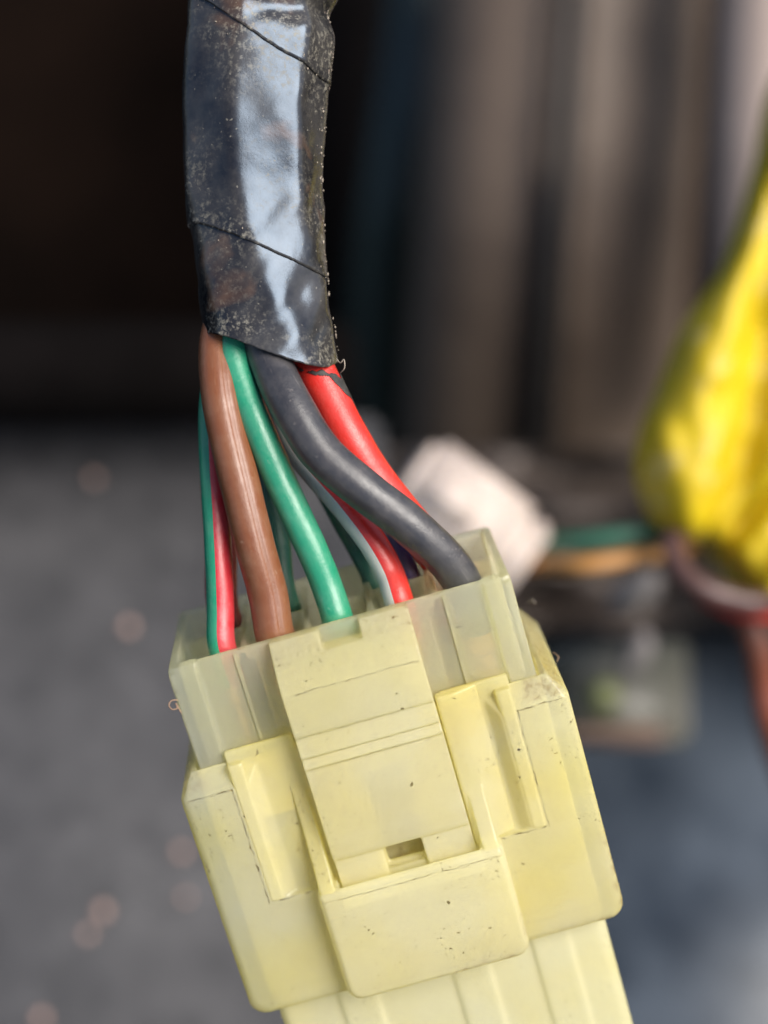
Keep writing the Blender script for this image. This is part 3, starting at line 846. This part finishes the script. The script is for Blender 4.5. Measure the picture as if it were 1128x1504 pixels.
def extents(py):
    k = round(py / 4)
    if k not in _ext:
        xs = [math.sin(R(a)) * tape_radius(a, py) for a in range(-180, 180, 3)]
        _ext[k] = (min(xs), max(xs))
    return _ext[k]
def tape_point(phi, py, off):
    l, r = smooth_edge(py)
    hw = (r - l) / 2 / S * 1.03
    c = P((l + r) / 2, py, TY)
    rr_ = tape_radius(phi, py)
    lo, hi = extents(py)
    sc_ = 2 / (hi - lo); mid = (hi + lo) / 2
    q = Vector((math.sin(R(phi)), -math.cos(R(phi)) * .86, 0))
    lump = .020 * noise.noise(Vector((phi / 38, py / 80, 3))) + .003 * noise.noise(Vector((phi / 16, py / 30, 8))) + .019 * noise.noise(Vector((phi / 25 + py / 40, py / 150, 5))) * (1 if py > 300 else .5)
    # crease across the top
    cr = -.075 * math.exp(-((py - 30 + .10 * (phi - 20)) / 22) ** 2) * (1 / (1 + math.exp(-(phi + 5) / 8)))
    return c + q * (hw * rr_ * sc_ + off + lump + cr) - Vector((mid * sc_ * hw, 0, 0))
def turn(name, s0, s1, lift, under, over, seedv, label=None):
    """one turn of tape between two slanted laps s0(phi) and s1(phi) in photo pixels"""
    bm = bmesh.new(); uv = bm.loops.layers.uv.verify()
    NP, NS = 150, 70
    outer = []; inner = []
    for i in range(NS + 1):
        ro, ri = [], []
        for j in range(NP):
            phi = 360 * j / NP - 180
            a, b_ = s0(phi) - under, s1(phi)
            b_ += 1.2 * noise.noise(Vector((phi / 6, seedv, 1))) + .6 * noise.noise(Vector((phi / 2, seedv, 1)))
            t = i / NS
            py = a + (b_ - a) * t
            off = lift * min(1, max(0, (py - a) / 50))            # tucked under the turn above
            off += over * math.exp(-(b_ - py) / 6.0)              # the cut edge stands up slightly
            ro.append(bm.verts.new(tape_point(phi, py, off)))
            ri.append(bm.verts.new(tape_point(phi, py, off - .016)))
        outer.append(ro); inner.append(ri)
    def q(a, b_, c, d, coords):
        f = bm.faces.new([a, b_, c, d]); f.smooth = True
        for lp, co in zip(f.loops, coords): lp[uv].uv = co
    for i in range(NS):
        for j in range(NP):
            k = (j + 1) % NP
            d0 = min(1, min(i, NS - i) / NS * 2); d1 = min(1, min(i + 1, NS - i - 1) / NS * 2)
            q(outer[i][j], outer[i + 1][j], outer[i + 1][k], outer[i][k], ((j / NP, d0), (j / NP, d1), ((j + 1) / NP, d1), ((j + 1) / NP, d0)))
            q(inner[i][k], inner[i + 1][k], inner[i + 1][j], inner[i][j], ((0, .5),) * 4)
    for j in range(NP):
        k = (j + 1) % NP
        q(outer[NS][j], inner[NS][j], inner[NS][k], outer[NS][k], ((0, 0),) * 4)
        q(outer[0][k], inner[0][k], inner[0][j], outer[0][j], ((0, 0),) * 4)
    me = mesh(bm, name)
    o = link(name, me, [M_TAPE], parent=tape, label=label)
    return o
tape = link('black_tape', None, parent=harness); tape.matrix_local = HI
lap_a = lambda ph: 66 + 62 * math.sin(R(ph)) + 6 * math.cos(R(ph) * 2)
lap_b = lambda ph: 371 + 40 * math.sin(R(ph))
lap_c = lambda ph: 514 + 19 * math.sin(R(ph)) + 10 * math.cos(R(ph)) - 9 * math.cos(R(2 * ph + 100))
turn('tape_turn', lambda ph: -230, lap_a, .020, 0, .004, 1.0)
turn('tape_turn', lap_a, lap_b, .012, 30, .004, 2.0)
turn('tape_turn', lap_b, lap_c, .0, 30, .003, 3.0)
# crumbs of dirt stuck to the gummy edge of the tape
bm = bmesh.new(); rnd = random.Random(11)
for k in range(100):
    r_side = rnd.random() < .72
    phi = rnd.gauss(88, 5) if r_side else rnd.uniform(-70, 80)
    py = rnd.uniform(5, 515) if r_side else rnd.choice((lap_a, lap_b))(phi) + rnd.gauss(-3, 14)
    rad = rnd.uniform(.003, .009) if r_side else rnd.uniform(.003, .007)
    c = tape_point(phi, py, .018)
    ret = bmesh.ops.create_icosphere(bm, subdivisions=1, radius=rad, matrix=Matrix.Translation(c) @ Matrix.Diagonal((rnd.uniform(.6, 1.2), 1, rnd.uniform(.7, 2.4), 1)))
link('dirt_crumbs', mesh(bm, 'dirt_crumbs'), [M_CRUMB], parent=tape, kind='stuff')

# ---- lint caught on things
def fibre(pts, r, label, m=None):
    bm = bmesh.new(); tube(bm, pts, r, 6, n=6)
    link('lint_fibre', mesh(bm, 'lint_fibre'), [m or M_LINT], label=label, cat='fibre', group='stray fibres')
fibre([P(262, 1028, .05), P(252, 1029, .02), P(248, 1036, .0), P(253, 1042, .02), P(260, 1040, .05), P(258, 1033, .07), P(266, 1047, .1)], .006, 'tiny curled brown fibre on the left edge of the plug')
fibre([P(494, 527, .45), P(500, 533, .4), P(505, 528, .38), P(506, 540, .38), P(500, 548, .42)], .0045, 'tiny curled fibre at the right end of the tape', M_CRUMB)
fibre([P(812, 958, .9), P(820, 964, .85), P(818, 972, .85)], .004, 'short hair on the right shoulder of the socket')
fibre([P(776, 885, 1.6), P(781, 880, 1.5), P(786, 886, 1.4)], .006, 'pale fibre on the top back corner of the socket', M_CRUMB)

# ------------------------------------------------------------------ frame -> world
for o in list(sc.objects):
    if o.parent is None and o.type in ('MESH', 'EMPTY'):
        o.matrix_world = G @ o.matrix_world
